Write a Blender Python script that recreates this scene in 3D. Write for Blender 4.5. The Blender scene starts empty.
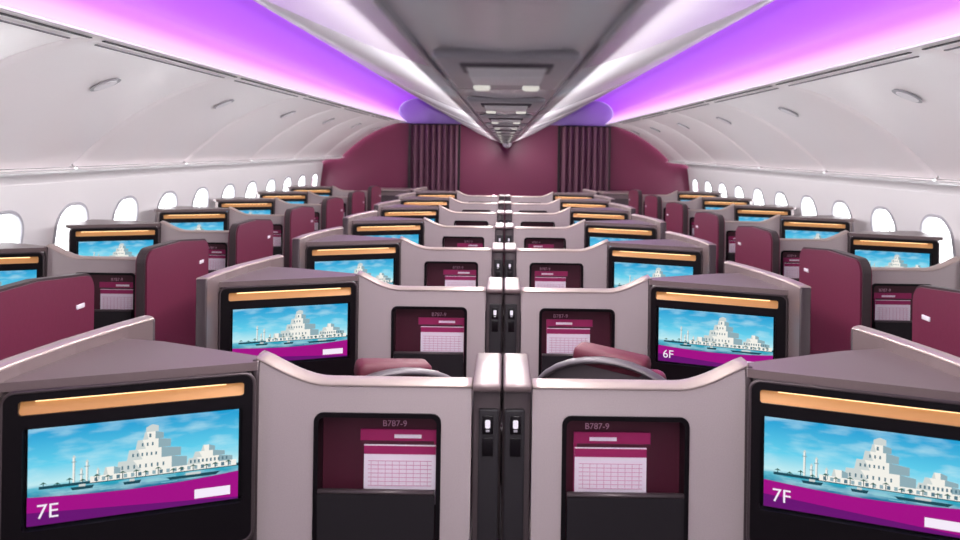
import bpy, bmesh, math, random
from mathutils import Vector, Matrix
random.seed(3)
ZC=1.72; F=719.0
scene=bpy.context.scene
COL=scene.collection
try: scene.view_settings.view_transform='Standard'
except Exception: pass
FLOOR=-ZC
# ---------------------------------------------------------------- materials
def S(r,g,b):
    f=lambda c:(c/255/12.92 if c/255<=0.04045 else ((c/255+0.055)/1.055)**2.4)
    return (f(r),f(g),f(b),1)
def mat(name,col,rough=.5,metal=0,em=None,es=0,noise=0,nscale=200,bump=0,coat=0,spec=.5):
    m=bpy.data.materials.new(name); m.use_nodes=True
    nt=m.node_tree; p=nt.nodes['Principled BSDF']
    p.inputs['Base Color'].default_value=col
    p.inputs['Roughness'].default_value=rough
    p.inputs['Metallic'].default_value=metal
    p.inputs['Specular IOR Level'].default_value=spec
    p.inputs['Coat Weight'].default_value=coat
    if em: 
        p.inputs['Emission Color'].default_value=em; p.inputs['Emission Strength'].default_value=es
    if noise or bump:
        tc=nt.nodes.new('ShaderNodeTexCoord'); n=nt.nodes.new('ShaderNodeTexNoise')
        n.inputs['Scale'].default_value=nscale; n.inputs['Detail'].default_value=3
        nt.links.new(tc.outputs['Object'],n.inputs['Vector'])
        if noise:
            mx=nt.nodes.new('ShaderNodeMix'); mx.data_type='RGBA'
            mx.inputs[6].default_value=tuple(c*(1-noise) for c in col[:3])+(1,)
            mx.inputs[7].default_value=tuple(min(1,c*(1+noise)) for c in col[:3])+(1,)
            nt.links.new(n.outputs['Fac'],mx.inputs[0]); nt.links.new(mx.outputs[2],p.inputs['Base Color'])
        if bump:
            b=nt.nodes.new('ShaderNodeBump'); b.inputs['Strength'].default_value=bump; b.inputs['Distance'].default_value=.002
            nt.links.new(n.outputs['Fac'],b.inputs['Height']); nt.links.new(b.outputs['Normal'],p.inputs['Normal'])
    return m
def emat(name,col,es=1.0):
    m=mat(name,(0,0,0,1),.6,em=col,es=es,spec=0.1); return m
M={}
M['shell']=mat('shell_warm_grey',S(172,160,160),.34,noise=.14,nscale=420)
M['rim']=mat('rim_champagne',S(188,172,165),.28,metal=.5)
M['taupe']=mat('console_taupe',S(114,99,99),.34,metal=.25,noise=.05)
M['dtaupe']=mat('dark_taupe',S(72,62,64),.4,metal=.3)
M['black']=mat('gloss_black',S(18,15,18),.3,spec=.25)
M['mblack']=mat('matt_charcoal',S(34,31,34),.5,spec=.3)
M['maroon']=mat('maroon_leather',S(110,41,66),.36,noise=.08,nscale=60,bump=.15)
M['pil']=mat('headrest_wine',S(88,25,42),.6,noise=.1,nscale=90,bump=.3)
M['dmaroon']=mat('maroon_lining',S(70,19,38),.5)
M['amber']=mat('amber_light_shelf',S(165,120,80),.35,metal=.3,em=S(245,172,100),es=.30)
M['led']=emat('amber_led',S(255,215,160),2.6)
M['grey']=mat('seat_grey',S(88,81,85),.45,metal=.2)
M['paper']=mat('paper_white',S(225,215,225),.7)
M['pink']=mat('paper_magenta',S(150,25,88),.6)
M['gtext']=mat('print_grey',S(200,150,175),.7)
M['wht']=mat('white_plastic',S(235,232,235),.35)
M['bin']=mat('bin_white',S(252,246,247),.30,noise=.01,nscale=5)
M['binback']=mat('bin_gap_grey',S(90,82,90),.6)
M['ceil']=mat('ceiling_gloss_white',S(215,211,216),.2)
M['side']=mat('sidewall_white',S(232,229,231),.5)
M['wfr']=mat('window_frame_grey',S(176,174,182),.4)
M['wall']=mat('bulkhead_maroon',S(112,36,70),.4,noise=.03,nscale=30)
M['aft']=mat('aft_wall_grey',S(150,145,150),.6)
M['lilac']=mat('header_lilac',S(150,125,185),.5)
M['curt']=mat('curtain_cloth',S(104,66,82),.8,noise=.1,nscale=150)
M['carpet']=mat('carpet_plum',S(60,52,58),.95,noise=.3,nscale=120,bump=.5)
M['panel']=mat('service_panel_grey',S(165,162,168),.3)
M['lamp']=emat('reading_lamp',(1,.95,.88,1),.7)
# cove material : LED wash painted in as an emission gradient across panel
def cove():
    m=mat('cove_painted_wash',(.22,.09,.35,1),.5)
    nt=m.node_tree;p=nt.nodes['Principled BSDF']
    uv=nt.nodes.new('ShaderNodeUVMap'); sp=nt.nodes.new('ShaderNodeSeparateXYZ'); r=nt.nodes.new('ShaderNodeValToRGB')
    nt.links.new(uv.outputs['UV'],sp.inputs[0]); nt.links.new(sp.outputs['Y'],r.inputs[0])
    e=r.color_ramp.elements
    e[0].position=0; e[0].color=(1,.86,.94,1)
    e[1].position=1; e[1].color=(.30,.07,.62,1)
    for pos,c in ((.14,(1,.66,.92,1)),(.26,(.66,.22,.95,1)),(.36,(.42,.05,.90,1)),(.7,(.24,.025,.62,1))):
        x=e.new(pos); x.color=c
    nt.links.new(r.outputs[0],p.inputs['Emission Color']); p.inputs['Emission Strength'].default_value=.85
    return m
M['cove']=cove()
def screenmat():
    m=bpy.data.materials.new('screen_sky_and_sea'); m.use_nodes=True
    nt=m.node_tree; p=nt.nodes['Principled BSDF']
    p.inputs['Base Color'].default_value=(0,0,0,1); p.inputs['Roughness'].default_value=.3
    tc=nt.nodes.new('ShaderNodeTexCoord'); sp=nt.nodes.new('ShaderNodeSeparateXYZ')
    nt.links.new(tc.outputs['Object'],sp.inputs[0])
    d=nt.nodes.new('ShaderNodeMath'); d.operation='DIVIDE'; d.inputs[1].default_value=.19
    nt.links.new(sp.outputs['Z'],d.inputs[0])
    r=nt.nodes.new('ShaderNodeValToRGB'); e=r.color_ramp.elements
    e[0].position=.25; e[0].color=S(10,110,150); e[1].position=1; e[1].color=S(20,155,210)
    for pos,c in ((.38,S(45,175,200)),(.42,S(190,234,240)),(.62,S(95,205,235))):
        x=e.new(pos); x.color=c
    nt.links.new(d.outputs[0],r.inputs[0])
    mp=nt.nodes.new('ShaderNodeMapping'); mp.inputs['Scale'].default_value=(12,1,45)
    n=nt.nodes.new('ShaderNodeTexNoise'); n.inputs['Scale'].default_value=1; n.inputs['Detail'].default_value=6
    nt.links.new(tc.outputs['Object'],mp.inputs[0]); nt.links.new(mp.outputs[0],n.inputs['Vector'])
    r2=nt.nodes.new('ShaderNodeValToRGB'); r2.color_ramp.elements[0].position=.45; r2.color_ramp.elements[1].position=.72
    nt.links.new(n.outputs['Fac'],r2.inputs[0])
    mx=nt.nodes.new('ShaderNodeMix'); mx.data_type='RGBA'; mx.inputs[7].default_value=S(205,238,245)
    q=nt.nodes.new('ShaderNodeMath'); q.operation='MULTIPLY'; q.inputs[1].default_value=.6
    nt.links.new(r2.outputs[0],q.inputs[0]); nt.links.new(q.outputs[0],mx.inputs[0]); nt.links.new(r.outputs[0],mx.inputs[6])
    nt.links.new(mx.outputs[2],p.inputs['Emission Color']); p.inputs['Emission Strength'].default_value=1.0
    return m
M['sky']=screenmat()
M['s_white']=emat('screen_building_light',S(246,244,236),.97)
M['s_mid']=emat('screen_building_mid',S(212,220,218),.93)
M['s_shade']=emat('screen_building_shade',S(150,180,190),.9)
M['s_win']=emat('screen_building_window',S(90,125,140),.9)
M['s_dark']=emat('screen_shore',S(30,78,92),.9)
M['s_palm']=emat('screen_palm',S(40,95,80),.9)
M['s_ref']=emat('screen_water_reflection',S(150,215,225),.9)
M['s_mag']=emat('screen_magenta',S(170,15,140),.9)
M['s_pur']=emat('screen_purple',S(110,20,120),.9)
M['s_btn']=emat('screen_button',S(245,235,250),1)
# ---------------------------------------------------------------- mesh builder
class B:
    def __init__(s): s.bm=bmesh.new(); s.mats=[]; s.uv=s.bm.loops.layers.uv.new('UVMap')
    def mi(s,m):
        if m not in s.mats: s.mats.append(m)
        return s.mats.index(m)
    def add(s,tmp,mx,m,smooth=False):
        i=s.mi(m); vm={}
        for v in tmp.verts: vm[v]=s.bm.verts.new((mx@v.co) if mx else v.co)
        for f in tmp.faces:
            try: nf=s.bm.faces.new([vm[v] for v in f.verts]); nf.material_index=i; nf.smooth=smooth
            except ValueError: pass
        tmp.free()
    def box(s,c,size,m,r=0,seg=2,rot=None):
        t=bmesh.new(); bmesh.ops.create_cube(t,size=1)
        for v in t.verts: v.co=Vector((v.co.x*size[0],v.co.y*size[1],v.co.z*size[2]))
        if r>0: bmesh.ops.bevel(t,geom=t.edges[:],offset=min(r,min(size)*.49),segments=seg,profile=.5,affect='EDGES')
        mx=Matrix.Translation(c)
        if rot: mx=mx@rot
        s.add(t,mx,m,r>0)
    def prism(s,pts,vec,m,r=0,smooth=False):
        t=bmesh.new(); vec=Vector(vec)
        a=[t.verts.new(p) for p in pts]; b=[t.verts.new(Vector(p)+vec) for p in pts]
        t.faces.new(a); t.faces.new(b[::-1]); n=len(a)
        for i in range(n): t.faces.new((a[i],a[(i+1)%n],b[(i+1)%n],b[i]))
        if r>0:
            es=[e for e in t.edges if len(e.link_faces)==2 and e.calc_face_angle(0)>.5]
            bmesh.ops.bevel(t,geom=es,offset=r,segments=2,profile=.5,affect='EDGES')
        s.add(t,None,m,smooth)
    def holed(s,outer,holes,fn,d0,d1,m):
        """plate with holes. fn(u,v,d)->xyz"""
        i=s.mi(m)
        def layer(d):
            vs=[];es=[];loops=[]
            for lp in [outer]+holes:
                L=[s.bm.verts.new(fn(u,v,d)) for u,v in lp]; loops.append(L)
                for k in range(len(L)): es.append(s.bm.edges.new((L[k],L[(k+1)%len(L)])))
            r=bmesh.ops.triangle_fill(s.bm,use_beauty=True,use_dissolve=False,edges=es)
            for g in r['geom']:
                if isinstance(g,bmesh.types.BMFace): g.material_index=i
            return loops
        A=layer(d0); C=layer(d1)
        for a,b in zip(A,C):
            n=len(a)
            for k in range(n):
                f=s.bm.faces.new((a[k],a[(k+1)%n],b[(k+1)%n],b[k])); f.material_index=i
    def sheet(s,rows,m,smooth=True,uvfn=None):
        i=s.mi(m); V=[[s.bm.verts.new(p) for p in r] for r in rows]
        nr=len(rows)
        for a in range(nr-1):
            for b in range(len(V[a])-1):
                f=s.bm.faces.new((V[a][b],V[a][b+1],V[a+1][b+1],V[a+1][b])); f.material_index=i; f.smooth=smooth
                for l,(ra,cb) in zip(f.loops,((a,b),(a,b+1),(a+1,b+1),(a+1,b))):
                    l[s.uv].uv=(ra/(nr-1),cb/(len(V[a])-1))
    def tube(s,path,rx,rz,m,n=10,up=Vector((0,0,1)),cap=True):
        path=[Vector(p) for p in path]; rows=[]
        for k,p in enumerate(path):
            t=(path[min(k+1,len(path)-1)]-path[max(k-1,0)]).normalized()
            sd=t.cross(up)
            if sd.length<1e-4: sd=t.cross(Vector((1,0,0)))
            sd.normalize(); u=sd.cross(t)
            rows.append([p+sd*rx*math.cos(2*math.pi*j/n)+u*rz*math.sin(2*math.pi*j/n) for j in range(n)])
        i=s.mi(m); V=[[s.bm.verts.new(p) for p in r] for r in rows]
        for a in range(len(V)-1):
            for j in range(n):
                f=s.bm.faces.new((V[a][j],V[a][(j+1)%n],V[a+1][(j+1)%n],V[a+1][j])); f.material_index=i; f.smooth=True
        if cap:
            for r in (V[0],V[-1]):
                f=s.bm.faces.new(r); f.material_index=i
    def mesh(s,name,sgn=1,normals=True):
        if sgn<0:
            for v in s.bm.verts: v.co.x*=-1
            if not normals: bmesh.ops.reverse_faces(s.bm,faces=s.bm.faces[:])
        if normals: bmesh.ops.recalc_face_normals(s.bm,faces=s.bm.faces[:])
        me=bpy.data.meshes.new(name); s.bm.to_mesh(me); s.bm.free()
        for m in s.mats: me.materials.append(M[m])
        return me
def obj(name,data,loc=(0,0,0),parent=None,mx=None):
    o=bpy.data.objects.new(name,data); COL.objects.link(o)
    if parent: o.parent=parent
    if mx is not None: o.matrix_local=mx
    else: o.location=loc
    return o
def rrect(x0,y0,x1,y1,r,n=5):
    P=[]
    for cx,cy,a0 in ((x1-r,y0+r,-90),(x1-r,y1-r,0),(x0+r,y1-r,90),(x0+r,y0+r,180)):
        for k in range(n+1):
            a=math.radians(a0+90*k/n); P.append((cx+r*math.cos(a),cy+r*math.sin(a)))
    return P
# ---------------------------------------------------------------- suite parts (right-hand form, x = outward)
A0=Vector((.534,0,0)); B0=Vector((.976,-.155,0)); E=(B0-A0).normalized(); LEN=(B0-A0).length
N=Vector((E.y,-E.x,0))    # towards viewer (-y)
if N.y>0: N=-N
def H(a,z,d): # housing coordinates
    p=A0+E*a+N*d; return Vector((p.x,p.y,z))
def topz(o):
    t=max(0,min(1,(o-.38)/(.530-.38))); t=t*t*(1.6-.6*t)
    return -.514+.055*t
def m_shell():
    b=B()
    xs=[.066+ (.534-.066)*k/24 for k in range(25)]
    outer=[(.534,FLOOR),(.066,FLOOR)]+[(x,topz(x)) for x in xs]
    hole=rrect(.137,-.90,.401,-.580,.016)
    b.holed(outer,[hole],lambda u,v,d:(u,d,v),0,.05,'shell')
    b.tube([(x,.025,topz(x)) for x in xs],.029,.008,'rim',12)
    # edge bead by housing
    b.tube([(.534,-.004,FLOOR),(.534,-.004,-.50),(.534,0,-.462)],.008,.008,'dtaupe',8)
    return b
def m_pocket():
    b=B()
    fr=rrect(.131,-.906,.407,-.574,.020); hole=rrect(.141,-.896,.397,-.584,.013)
    b.holed(fr,[hole],lambda u,v,d:(u,d,v),-.004,.044,'black')
    b.box((.269,.046,-.74),(.262,.008,.318),'dmaroon')
    # lower pouch
    b.prism([(.143,-.012,-.894),(.395,-.012,-.894),(.395,-.014,-.745),(.143,-.014,-.745)],(0,.014,0),'mblack',r=.003)
    b.tube([(.143,-.007,-.742),(.395,-.007,-.742)],.008,.005,'dtaupe',8)
    return b
def m_papers(sgn):
    b=B()
    if sgn<0: x0,x1=.142,.312
    else: x0,x1=.160,.330
    b.box(((x0+x1)/2,.034,-.70),(x1-x0,.003,.155),'pink')
    b.box(((x0+x1)/2+.004,.030,-.722),(x1-x0-.006,.003,.150),'dmaroon')
    b.box(((x0+x1)/2-.004,.025,-.718),(x1-x0-.012,.003,.130),'paper')
    b.box(((x0+x1)/2-.004,.0232,-.664),(x1-x0-.012,.001,.018),'pink')
    for k in range(7):
        b.box(((x0+x1)/2-.004,.023,-.688-k*.009),(x1-x0-.03,.001,.0014),'gtext')
    for k in range(9):
        b.box((x0+.02+k*.0155,.0228,-.715),(.0012,.001,.056),'gtext')
    b.box(((x0+x1)/2-.02,.033,-.637),(.06,.003,.008),'paper')
    return b
def m_housing(window):
    b=B()
    # solid body / footwell cabinet
    if window: poly=[(.534,.0),(.976,-.150),(1.02,-.10),(1.02,.14),(.80,.12)]
    else: poly=[(.534,.0),(.976,-.150),(.955,-.05),(.915,.16),(.80,.12)]
    b.prism([(x,y,FLOOR) for x,y in poly],(0,0,-.488-FLOOR),'taupe')
    # cap
    if window: cap=[(.532,.030),(.528,-.012),(.985,-.178),(1.03,-.12),(1.03,.16),(.80,.14)]
    else: cap=[(.532,.030),(.528,-.012),(.985,-.178),(.965,-.05),(.925,.17),(.80,.14)]
    b.prism([(x,y,-.482) for x,y in cap],(0,0,.018),'taupe',r=.006)
    # black surround frame with screen aperture
    out=rrect(.004,-.84,LEN-.004,-.484,.022); sc=rrect(.026,-.757,.428,-.556,.006)
    st=rrect(.024,-.530,.436,-.502,.006)
    b.holed(out,[sc,st],lambda u,v,d:H(u,v,d),0.0,.024,'black')
    # thin metal edge
    fr=out; path=[H(u,v,.022) for u,v in fr]+[H(fr[0][0],fr[0][1],.022)]
    b.tube(path,.004,.004,'dtaupe',6,up=N,cap=False)
    # backing of screen
    b.prism([H(.02,-.76,.004),H(.43,-.76,.004),H(.43,-.55,.004),H(.02,-.55,.004)],-N*.002,'black')
    # amber light shelf (sloped bronze)
    b.prism([H(.024,-.531,.020),H(.436,-.531,.020),H(.436,-.503,.004),H(.024,-.503,.004)],-N*.004,'amber')
    b.prism([H(.060,-.507,.010),H(.410,-.507,.010),H(.410,-.5045,.010),H(.060,-.5045,.010)],N*.003,'led')
    # lower kick panel
    b.prism([H(.01,FLOOR,.0),H(LEN-.01,FLOOR,.0),H(LEN-.01,-.85,.0),H(.01,-.85,.0)],N*.012,'dtaupe',r=.004)
    return b
def m_partition():
    b=B()
    P=[(.990,-.26),(.985,-.12),(.962,.03),(.925,.18),(.900,.26)]
    top=-.438
    rows=[]
    th=.018
    for (x,y) in P:
        rows.append([(x-th,y,FLOOR),(x-th,y,top),(x+th,y,top),(x+th,y,FLOOR),(x-th,y,FLOOR)])
    b.sheet(rows,'taupe',smooth=False)
    for x,y in (P[0],P[-1]):
        b.box((x,y,(FLOOR+top)/2),(2*th,.012,top-FLOOR),'dtaupe',r=.004)
    b.tube([(x,y,top) for x,y in P],.021,.007,'rim',10)
    return b
def m_console():
    # centre console half between paired suites (x 0.004..0.064)
    b=B()
    b.box((.033,.11,(-.512+FLOOR)/2),(.060,.215,-.512-FLOOR-.004),'dtaupe',r=.006)
    b.box((.033,.10,-.511),(.062,.245,.018),'taupe',r=.006)
    b.box((.028,-.004,(-.560+FLOOR)/2),(.044,.012,-.560-FLOOR),'mblack',r=.004)
    for z in (-.592,-.640):
        b.box((.030,-.0115,z),(.024,.004,.040),'black',r=.0019,seg=2)
    b.box((.030,-.0145,-.590),(.011,.006,.018),'s_btn',r=.0029,seg=3)
    b.box((.030,-.0145,-.604),(.008,.004,.004),'panel')
    return b
def m_door():
    b=B()
    def outl(i):
        y0,y1=-.07+i,.60-i; zt0,zt1=-.458-i,-.486-i; zb=FLOOR+.02+i; r=.06
        P=[(y0,zb),(y1,zb)]
        for k in range(7):
            a=math.radians(90*k/6); P.append((y1-r+r*math.cos(a),zt1-r+r*math.sin(a)))
        P.append(((y0+y1)/2,(zt0+zt1)/2+.014))
        for k in range(7):
            a=math.radians(90+90*k/6); P.append((y0+r+r*math.cos(a),zt0-r+r*math.sin(a)))
        return P
    b.prism([(.058,y,z) for y,z in outl(0)],(.036,0,0),'dtaupe',r=.004)
    b.prism([(.050,y,z) for y,z in outl(.008)],(.052,0,0),'maroon',r=.006)
    b.box((.048,.50,-.60),(.006,.05,.018),'wht',r=.0029,seg=2)
    b.box((.104,.50,-.60),(.006,.05,.018),'wht',r=.0029,seg=2)
    return b
def m_side_console():
    b=B()
    b.box((.985,.51,(FLOOR-.80)/2),(.15,.64,-.80-FLOOR),'shell',r=.012)
    b.box((.985,.51,-.795),(.155,.65,.020),'taupe',r=.006)
    b.box((.975,.62,-.78),(.09,.14,.012),'black',r=.004)
    return b
def m_seat(dz):
    b=B()
    # seat local: faces +y, origin on floor; dz raises the headrest
    rb=Matrix.Rotation(math.radians(8),4,'X')
    b.box((0,-.20,.83+dz/2),(.42,.06,.60+dz),'grey',r=.029,seg=4,rot=rb)
    b.box((0,-.155,.77+dz/2),(.40,.09,.50+dz),'maroon',r=.04,seg=4,rot=rb)
    zc=1.10+dz
    P=[(.19*math.cos(math.radians(a)),-.235,zc+.115*math.sin(math.radians(a))) for a in range(0,181,12)]
    b.tube(P,.008,.020,'grey',10,up=Vector((0,1,0)))
    t=[(x*.97,-.225,z-.006) for x,y,z in P]
    b.prism(t,(0,.02,0),'grey',r=.004)
    b.box((0,-.190,zc+.105),(.19,.075,.050),'pil',r=.018,seg=3,rot=Matrix.Rotation(math.radians(6),4,'Y'))
    b.box((0,-.175,zc+.03),(.27,.05,.12),'maroon',r=.024,seg=3)
    b.box((0,.10,.44),(.48,.52,.13),'maroon',r=.05,seg=4)
    b.box((0,.10,.32),(.46,.48,.14),'grey',r=.02)
    b.box((0,.05,.13),(.30,.34,.26),'dtaupe',r=.01)
    for sx in (-1,1): b.box((sx*.27,.06,.53),(.06,.44,.06),'grey',r=.02)
    return b
def m_screen():
    b=B(); W=.388; Hh=.19
    def q(pts,y,m): b.bm.faces.new([b.bm.verts.new((u*W,y,v*Hh)) for u,v in pts]).material_index=b.mi(m)
    q([(0,0),(1,0),(1,1),(0,1)],0,'sky')
    y=-.0006
    R=lambda u0,v0,u1,v1,yy,m:q([(u0,v0),(u1,v0),(u1,v1),(u0,v1)],yy,m)
    rnd=random.Random(7)
    # water reflections
    for k in range(26):
        u=rnd.uniform(.05,.9); v=rnd.uniform(.27,.355); R(u,v,u+rnd.uniform(.03,.10),v+.006,y*.6,'s_ref')
    R(.05,.365,1,.395,y,'s_dark'); R(.28,.375,.99,.44,y*1.5,'s_white')
    for k in range(20): R(.30+k*.034,.385,.316+k*.034,.425,y*1.8,'s_shade' if k%3 else 's_win')
    # stepped museum volumes with shaded right-hand faces
    def vol(u0,v0,u1,v1,sp,yy,cut=.02):
        q([(u0,v0),(u1,v0),(u1,v1-cut),(sp,v1),(u0+cut*.5,v1)],yy,'s_white')
        q([(sp,v0),(u1,v0),(u1,v1-cut),(sp,v1)],yy*1.12,'s_shade')
        q([(u0,v0),(u0+(sp-u0)*.45,v0),(u0+(sp-u0)*.30,v1),(u0+cut*.5,v1)],yy*1.1,'s_mid')
    vol(.40,.44,.74,.56,.665,y*2.0); vol(.34,.44,.42,.52,.39,y*2.3)
    vol(.45,.56,.71,.67,.615,y*2.4); vol(.49,.67,.66,.77,.60,y*2.6)
    vol(.525,.77,.625,.85,.585,y*2.8); q([(.54,.85),(.60,.85),(.60,.91),(.57,.93),(.54,.90)],y*2.8,'s_mid')
    vol(.74,.44,.97,.51,.90,y*2.1); vol(.77,.51,.93,.575,.87,y*2.3); vol(.81,.575,.88,.64,.85,y*2.5)
    for k in range(10): R(.755+k*.020,.455,.764+k*.020,.49,y*3.2,'s_win')
    for k in range(6): R(.475+k*.022,.595,.483+k*.022,.63,y*3.2,'s_win')
    for k in range(8): R(.425+k*.028,.47,.433+k*.028,.51,y*3.2,'s_win')
    for k in range(3): R(.52+k*.024,.70,.528+k*.024,.735,y*3.2,'s_win')
    R(.555,.79,.565,.83,y*3.4,'s_win')
    for u,h in ((.20,.66),(.26,.60),(.235,.52),(.31,.50)):
        R(u,.40,u+.012,h,y*2,'s_white'); R(u+.008,.40,u+.012,h,y*2.2,'s_shade'); R(u-.006,h-.05,u+.018,h-.04,y*2.4,'s_shade')
        q([(u-.002,h),(u+.014,h),(u+.006,h+.03)],y*2.2,'s_mid')
    for k in range(16):
        u=.08+k*.058+rnd.uniform(-.012,.012); h=rnd.uniform(.40,.45)
        if u>.96: continue
        R(u,.38,u+.004,h,y*3.5,'s_dark')
        q([(u-.016,h-.008),(u+.002,h+.018),(u+.020,h-.008),(u+.002,h)],y*3.6,'s_palm')
    for u,v,w in ((.66,.30,.25),(.20,.32,.10),(.44,.31,.08)):
        q([(u,v),(u+w*.9,v),(u+w,v+.035),(u-w*.08,v+.03)],y*3.7,'s_dark'); R(u+w*.3,v+.03,u+w*.6,v+.055,y*3.8,'s_mid')
    n=16
    top=[(k/n,.30-.06*math.sin(math.pi*k/n*.9)+.03*(k/n)) for k in range(n+1)]
    for k in range(n): q([(k/n,0),((k+1)/n,0),top[k+1],top[k]],y*4,'s_mag')
    for k in range(n):
        a,c=k/n,(k+1)/n; q([(a,0),(c,0),(c,.12*(1-c)+.02),(a,.12*(1-a)+.02)],y*4.5,'s_pur')
    R(.78,.06,.96,.16,y*5,'s_btn')
    return b
cache={}
def get(key,fn,sgn=1):
    k=(key,sgn)
    if k not in cache: cache[k]=fn().mesh(key,sgn)
    return cache[k]
scrmesh=m_screen().mesh('screen_picture',1)
def textobj(txt,size,mname,parent,mx):
    c=bpy.data.curves.new('label','FONT'); c.body=txt; c.size=size; c.materials.append(M[mname])
    return obj('label_text',c,parent=parent,mx=mx)
def suite(s,shift,y,window,row=None,dz=-.09,so=.305):
    e=bpy.data.objects.new('business_class_suite',None); COL.objects.link(e)
    e.location=(s*shift,y,ZC); e.empty_display_size=.1
    obj('shell_panel',get('shell_panel',m_shell,s),parent=e)
    obj('literature_pocket',get('literature_pocket',m_pocket,s),parent=e)
    obj('safety_cards',get('safety_cards%d'%s,lambda:m_papers(s),s),parent=e)
    obj('monitor_housing',get('monitor_housing_w' if window else 'monitor_housing_c',lambda:m_housing(window),s),parent=e)
    if window:
        obj('privacy_screen',get('privacy_door',m_door,s),parent=e)
        obj('side_console',get('side_console',m_side_console,s),parent=e)
    else:
        obj('aisle_side_panel',get('aisle_partition',m_partition,s),parent=e)
        obj('centre_console',get('centre_console',m_console,s),parent=e)
    # screen
    pa=H(.034,-.752,.010); pb=H(.422,-.752,.010)
    pa.x*=s; pb.x*=s
    L,R=(pb,pa) if s<0 else (pa,pb)
    x=(R-L).normalized(); z=Vector((0,0,1)); yv=z.cross(x)
    mx=Matrix(((x.x,yv.x,z.x,L.x),(x.y,yv.y,z.y,L.y),(x.z,yv.z,z.z,L.z),(0,0,0,1)))
    obj('video_screen',scrmesh,parent=e,mx=mx)
    if row:
        tm=mx@Matrix.Translation((.016,-.005,.014))@Matrix.Rotation(math.pi/2,4,'X')
        textobj(row,.040,'s_btn',e,tm)
    tx=(-.235 if s<0 else .215)
    if y<5: textobj('B787-9',.019,'gtext',e,Matrix.Translation((tx-.03,.040,-.618))@Matrix.Rotation(math.pi/2,4,'X'))
    st=obj('reclining_seat',get('seat%.3f'%dz,lambda:m_seat(dz),1))
    st.location=(s*(shift+(.37 if window else so)),y+.42,0); st.rotation_euler=(0,0,-s*math.radians(22))
P=1.06
for k in range(7):
    for s in (-1,1):
        lab=None
        if k==0: lab='7E' if s<0 else '7F'
        if k==1 and s>0: lab='6F'
        suite(s,0,1.56+P*k,False,lab,dz=((-.042 if s<0 else -.008) if k==0 else -.10),so=.345 if k==0 else .305)
for k in range(-1,6):
    for s in (-1,1): suite(s,1.516,3.22+P*k,True)
# ---------------------------------------------------------------- cabin shell
Y0,Y1=-1.6,10.2
YB=10.15
def extr(prof,m,name,s,y0=Y0,y1=YB,ny=2,smooth=True):
    b=B(); rws=[[(x,y0+(y1-y0)*k/ny,z) for x,z in prof] for k in range(ny+1)]
    b.sheet(rws,m,smooth)
    return b.mesh(name,s,normals=False)
def smoothp(pts,n=6):
    out=[]
    for i in range(len(pts)-1):
        p0=pts[max(i-1,0)];p1=pts[i];p2=pts[i+1];p3=pts[min(i+2,len(pts)-1)]
        for k in range(n):
            t=k/n
            out.append(tuple(.5*((2*p1[j])+(-p0[j]+p2[j])*t+(2*p0[j]-5*p1[j]+4*p2[j]-p3[j])*t*t+(-p0[j]+3*p1[j]-3*p2[j]+p3[j])*t**3) for j in (0,1)))
    out.append(pts[-1]); return out
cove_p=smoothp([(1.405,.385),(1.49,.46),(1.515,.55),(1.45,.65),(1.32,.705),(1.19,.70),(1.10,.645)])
cen_p=smoothp([(1.11,.66),(1.07,.615),(.7,.405),(.4,.235),(.2,.145),(.09,.108)])
bin_p=smoothp([(1.40,.370),(1.56,.345),(1.78,.265),(1.98,.15),(2.14,.03),(2.27,-.09),(2.30,-.125),(2.28,-.14)])
under_p=smoothp([(2.26,-.13),(2.36,-.155),(2.50,-.165),(2.57,-.19),(2.60,-.235)])
for s in (-1,1):
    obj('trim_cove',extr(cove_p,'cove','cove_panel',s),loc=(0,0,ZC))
    b=B()
    b.box((1.405,(Y0+YB)/2,.378),(.012,YB-Y0,.010),'wht')
    y=2.5-1.33*3
    while y<Y1-1.2:
        b.box((1.425,y+.665,.364),(.012,1.25,.004),'mblack'); b.box((1.475,y+.665,.356),(.010,1.17,.004),'binback'); y+=1.33
    obj('trim_rail',b.mesh('trim_rail',s),loc=(0,0,ZC))
# centre stowage: segmented
b=B()
for s in (-1,1):
    y=Y0
    while y<YB:
        y2=min(y+1.3,YB); ys=[y+.004,y+.014,y2-.014,y2-.004]; off=[.008,0,0,.008]
        rws=[[(s*x,yy,z+o) for x,z in cen_p] for yy,o in zip(ys,off)]
        b.sheet(rws,'ceil'); y+=1.3
    b.sheet([[(s*x*.995,yy,z+.012) for x,z in cen_p] for yy in (Y0,YB)],'panel')
    b.box((s*.094,(Y0+YB)/2,.110),(.004,YB-Y0,.012),'panel')
b.sheet([[(x,yy,.098+.010*(x/.09)**2) for x in (-.09,-.05,0,.05,.09)] for yy in (Y0,YB)],'ceil')
y=.25
while y<Y1-.4:
    b.box((0,y,.096),(.150,.36,.010),'panel',r=.0045)
    b.box((0,y-.11,.090),(.10,.07,.006),'binback',r=.0028)
    for k in range(5): b.box((0,y-.135+k*.013,.0865),(.085,.004,.003),'wht')
    b.box((0,y+.02,.090),(.09,.10,.006),'wht',r=.0028)
    for sx in (-1,1): b.box((sx*.035,y+.13,.089),(.024,.024,.008),'lamp',r=.0035)
    y+=.65
t=bmesh.new(); bmesh.ops.create_uvsphere(t,u_segments=16,v_segments=10,radius=.06); b.add(t,Matrix.Translation((.02,9.3,.085)),'wht',True)
obj('centre_stowage_bin',b.mesh('centre_stowage',1),loc=(0,0,ZC))
b=B(); b.box((0,(Y0+Y1)/2,.80),(3.2,Y1-Y0,.02),'side'); obj('ceiling',b.mesh('ct'),loc=(0,0,ZC))
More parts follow.
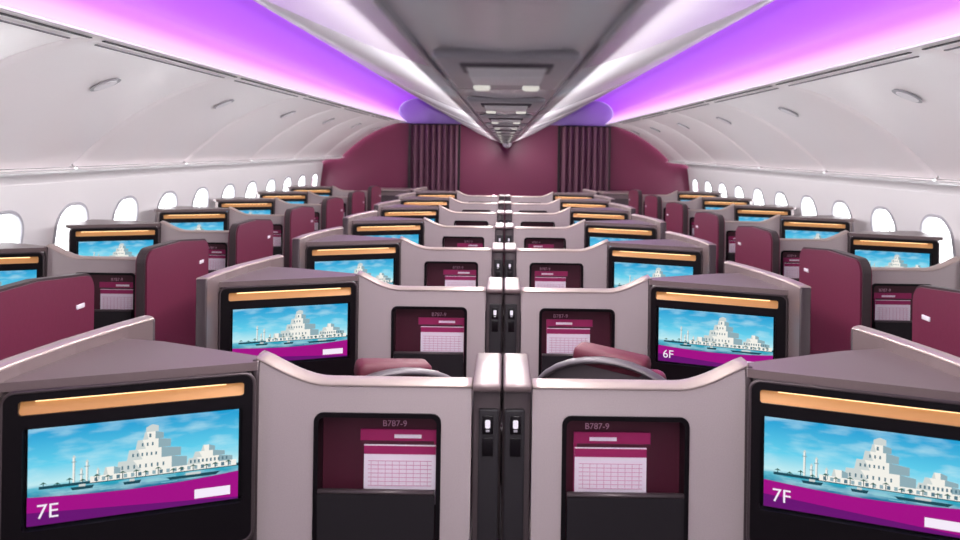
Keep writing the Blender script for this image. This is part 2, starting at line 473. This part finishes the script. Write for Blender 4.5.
for s in (-1,1):
    g=B(); g.sheet([[(x*1.006,yy,z+.016) for x,z in bin_p] for yy in (Y0,YB)],'binback')
    y=2.5-1.33*3
    while y<YB:
        ya=max(y,Y0)+.006; yb=min(y+1.33,YB)-.006
        ys=[ya,ya+.010,ya+.045,yb-.045,yb-.010,yb]; off=[.016,.007,0,0,.007,.016]
        g.sheet([[(x+o*.5,yy,z+o) for x,z in bin_p] for yy,o in zip(ys,off)],'bin')
        yc=(y+.665)
        if Y0+.5<yc<Y1-.3:
            rot=Matrix.Rotation(math.radians(24),4,'Y')
            t=bmesh.new(); bmesh.ops.create_cone(t,cap_ends=True,segments=24,radius1=.06,radius2=.055,depth=.008)
            g.add(t,Matrix.Translation((1.765,yc,.264))@rot@Matrix.Scale(1.15,4,(1,0,0))@Matrix.Scale(.8,4,(0,1,0)),'panel',False)
            t=bmesh.new(); bmesh.ops.create_cone(t,cap_ends=True,segments=24,radius1=.045,radius2=.045,depth=.008)
            g.add(t,Matrix.Translation((1.766,yc,.260))@rot@Matrix.Scale(1.15,4,(1,0,0))@Matrix.Scale(.78,4,(0,1,0)),'wht',False)
        y+=1.33
    o=obj('overhead_bin',g.mesh('overhead_bins',s),loc=(0,0,ZC))
    o2=obj('trim_bin_underside',extr(under_p,'side','under',s),loc=(0,0,ZC))
    w=B(); holes=[]; yy=4.35-.61*9
    wl=[]
    while yy<Y1-.2:
        if yy>Y0+.2: holes.append(rrect(yy-.145,-.79,yy+.145,-.375,.12,8)); wl.append(yy)
        yy+=.61
    def sx(v): 
        t=(v+.24)/(-.9+.24); return 2.585+.085*min(t,1)
    w.holed([(Y0,-.9),(Y1,-.9),(Y1,-.225),(Y0,-.225)],holes,lambda u,v,d:(sx(v)+d,u,v),0,.05,'side')
    w.box((2.69,(Y0+Y1)/2,(FLOOR-.9)/2),(.04,Y1-Y0,-.9-FLOOR),'side')
    for yw in wl:
        lp=rrect(yw-.158,-.803,yw+.158,-.362,.133,8); lp.append(lp[0])
        w.tube([(sx(z)-.002,y_,z) for y_,z in lp],.010,.009,'wfr',8,up=Vector((1,0,0)),cap=False)
    y=Y0+.4
    while y<Y1:
        w.box((sx(-.5)-.000,y,-.56),(.006,.006,.62),'panel',rot=Matrix.Rotation(math.atan(.085/.66),4,'Y')); y+=1.22
    obj('wall_left' if s<0 else 'wall_right',w.mesh('sidewall',s),loc=(0,0,ZC))
# floor
b=B(); b.box((0,(Y0+Y1)/2,-.02),(5.5,Y1-Y0,.04),'carpet'); obj('floor',b.mesh('floor'))
# bulkhead
b=B(); b.box((0,Y1+.03,-.45),(5.5,.05,2.6),'wall')
for x in (-.655,.755): b.box((x,Y1-.01,-.6),(.03,.03,1.9),'mblack')
for x in (-1.36,1.47): b.box((x,Y1-.01,-.6),(.035,.03,1.9),'dtaupe')
b.box((.0,Y1-.02,.57),(3.1,.03,.42),'lilac')
obj('wall_front',b.mesh('bulkhead'),loc=(0,0,ZC))
b=B(); b.box((0,Y0-.03,-.45),(5.5,.05,2.6),'aft'); obj('wall_back',b.mesh('aft_wall'),loc=(0,0,ZC))
for x0,x1 in ((-1.33,-.67),(.77,1.45)):
    b=B(); n=90; r1=[];r2=[]
    for k in range(n+1):
        x=x0+(x1-x0)*k/n; y=Y1-.10+.035*math.sin(k/n*math.pi*2*8)+.01*math.sin(k*1.3)
        r1.append((x,y,.34)); r2.append((x,y+.01*math.sin(k*.9),FLOOR+.02))
    b.sheet([r1,r2],'curt'); b.box(((x0+x1)/2,Y1-.10,.345),(x1-x0,.05,.02),'mblack')
    obj('aisle_curtain',b.mesh('curtain',1,normals=False),loc=(0,0,ZC))
for s in (-1,1):
    b=B(); b.box((1.55,9.75,(FLOOR-.56)/2),(.50,.40,-.56-FLOOR),'taupe',r=.01); b.box((1.55,9.74,-.555),(.53,.43,.02),'rim',r=.005)
    b.box((1.55,9.545,-1.1),(.44,.012,.95),'dtaupe',r=.004)
    obj('low_cabinet',b.mesh('cab',s),loc=(0,0,ZC))
# ---------------------------------------------------------------- lights
def area(name,loc,sx_,sy_,rot,power,col):
    l=bpy.data.lights.new(name,'AREA'); l.shape='RECTANGLE'; l.size=sx_; l.size_y=sy_; l.energy=power; l.color=col
    o=bpy.data.objects.new(name,l); COL.objects.link(o); o.location=loc; o.rotation_euler=rot
for s in (-1,1):
    # LED wash on the outboard lip of the centre stowage, aimed at the cove and outboard bins
    area('cove_wash_light',(s*1.125,4.4,ZC+.60),.05,11.2,(0,-s*math.radians(75),0),12,(1,.6,.95))
    # added fill strip along the service channel, aimed outboard to brighten the bins
    area('bin_fill_light',(s*.100,4.2,ZC+.084),.018,11.4,(0,-s*math.radians(52),0),122,(1,.955,.97))
    area('sidewall_wash_light',(s*2.42,4.2,ZC-.172),.04,11.4,(0,-s*math.radians(15),0),3.5,(1,.97,.98))
# world : bright overcast sky above, lower half added brighter to lift the bins
w=bpy.data.worlds.new('daylight'); scene.world=w; w.use_nodes=True
nt=w.node_tree; bg=nt.nodes['Background']
g=nt.nodes.new('ShaderNodeTexCoord'); sp=nt.nodes.new('ShaderNodeSeparateXYZ'); mr=nt.nodes.new('ShaderNodeMapRange')
nt.links.new(g.outputs['Generated'],sp.inputs[0]); nt.links.new(sp.outputs['Z'],mr.inputs[0])
mr.inputs[1].default_value=-.3; mr.inputs[2].default_value=.1; mr.inputs[3].default_value=13.0; mr.inputs[4].default_value=3.5
nt.links.new(mr.outputs[0],bg.inputs[1])
bg.inputs[0].default_value=(.95,.98,1,1)
# camera
cam=bpy.data.cameras.new('camera'); co=bpy.data.objects.new('camera',cam); COL.objects.link(co)
co.location=(0,0,ZC); co.rotation_euler=(math.pi/2,-.0140,0)
cam.sensor_width=36; cam.lens=F/960*36; cam.shift_x=-25.5/960; cam.shift_y=-120/960; cam.clip_start=.02
cam.dof.use_dof=True; cam.dof.focus_distance=2.1; cam.dof.aperture_fstop=4.5
scene.camera=co
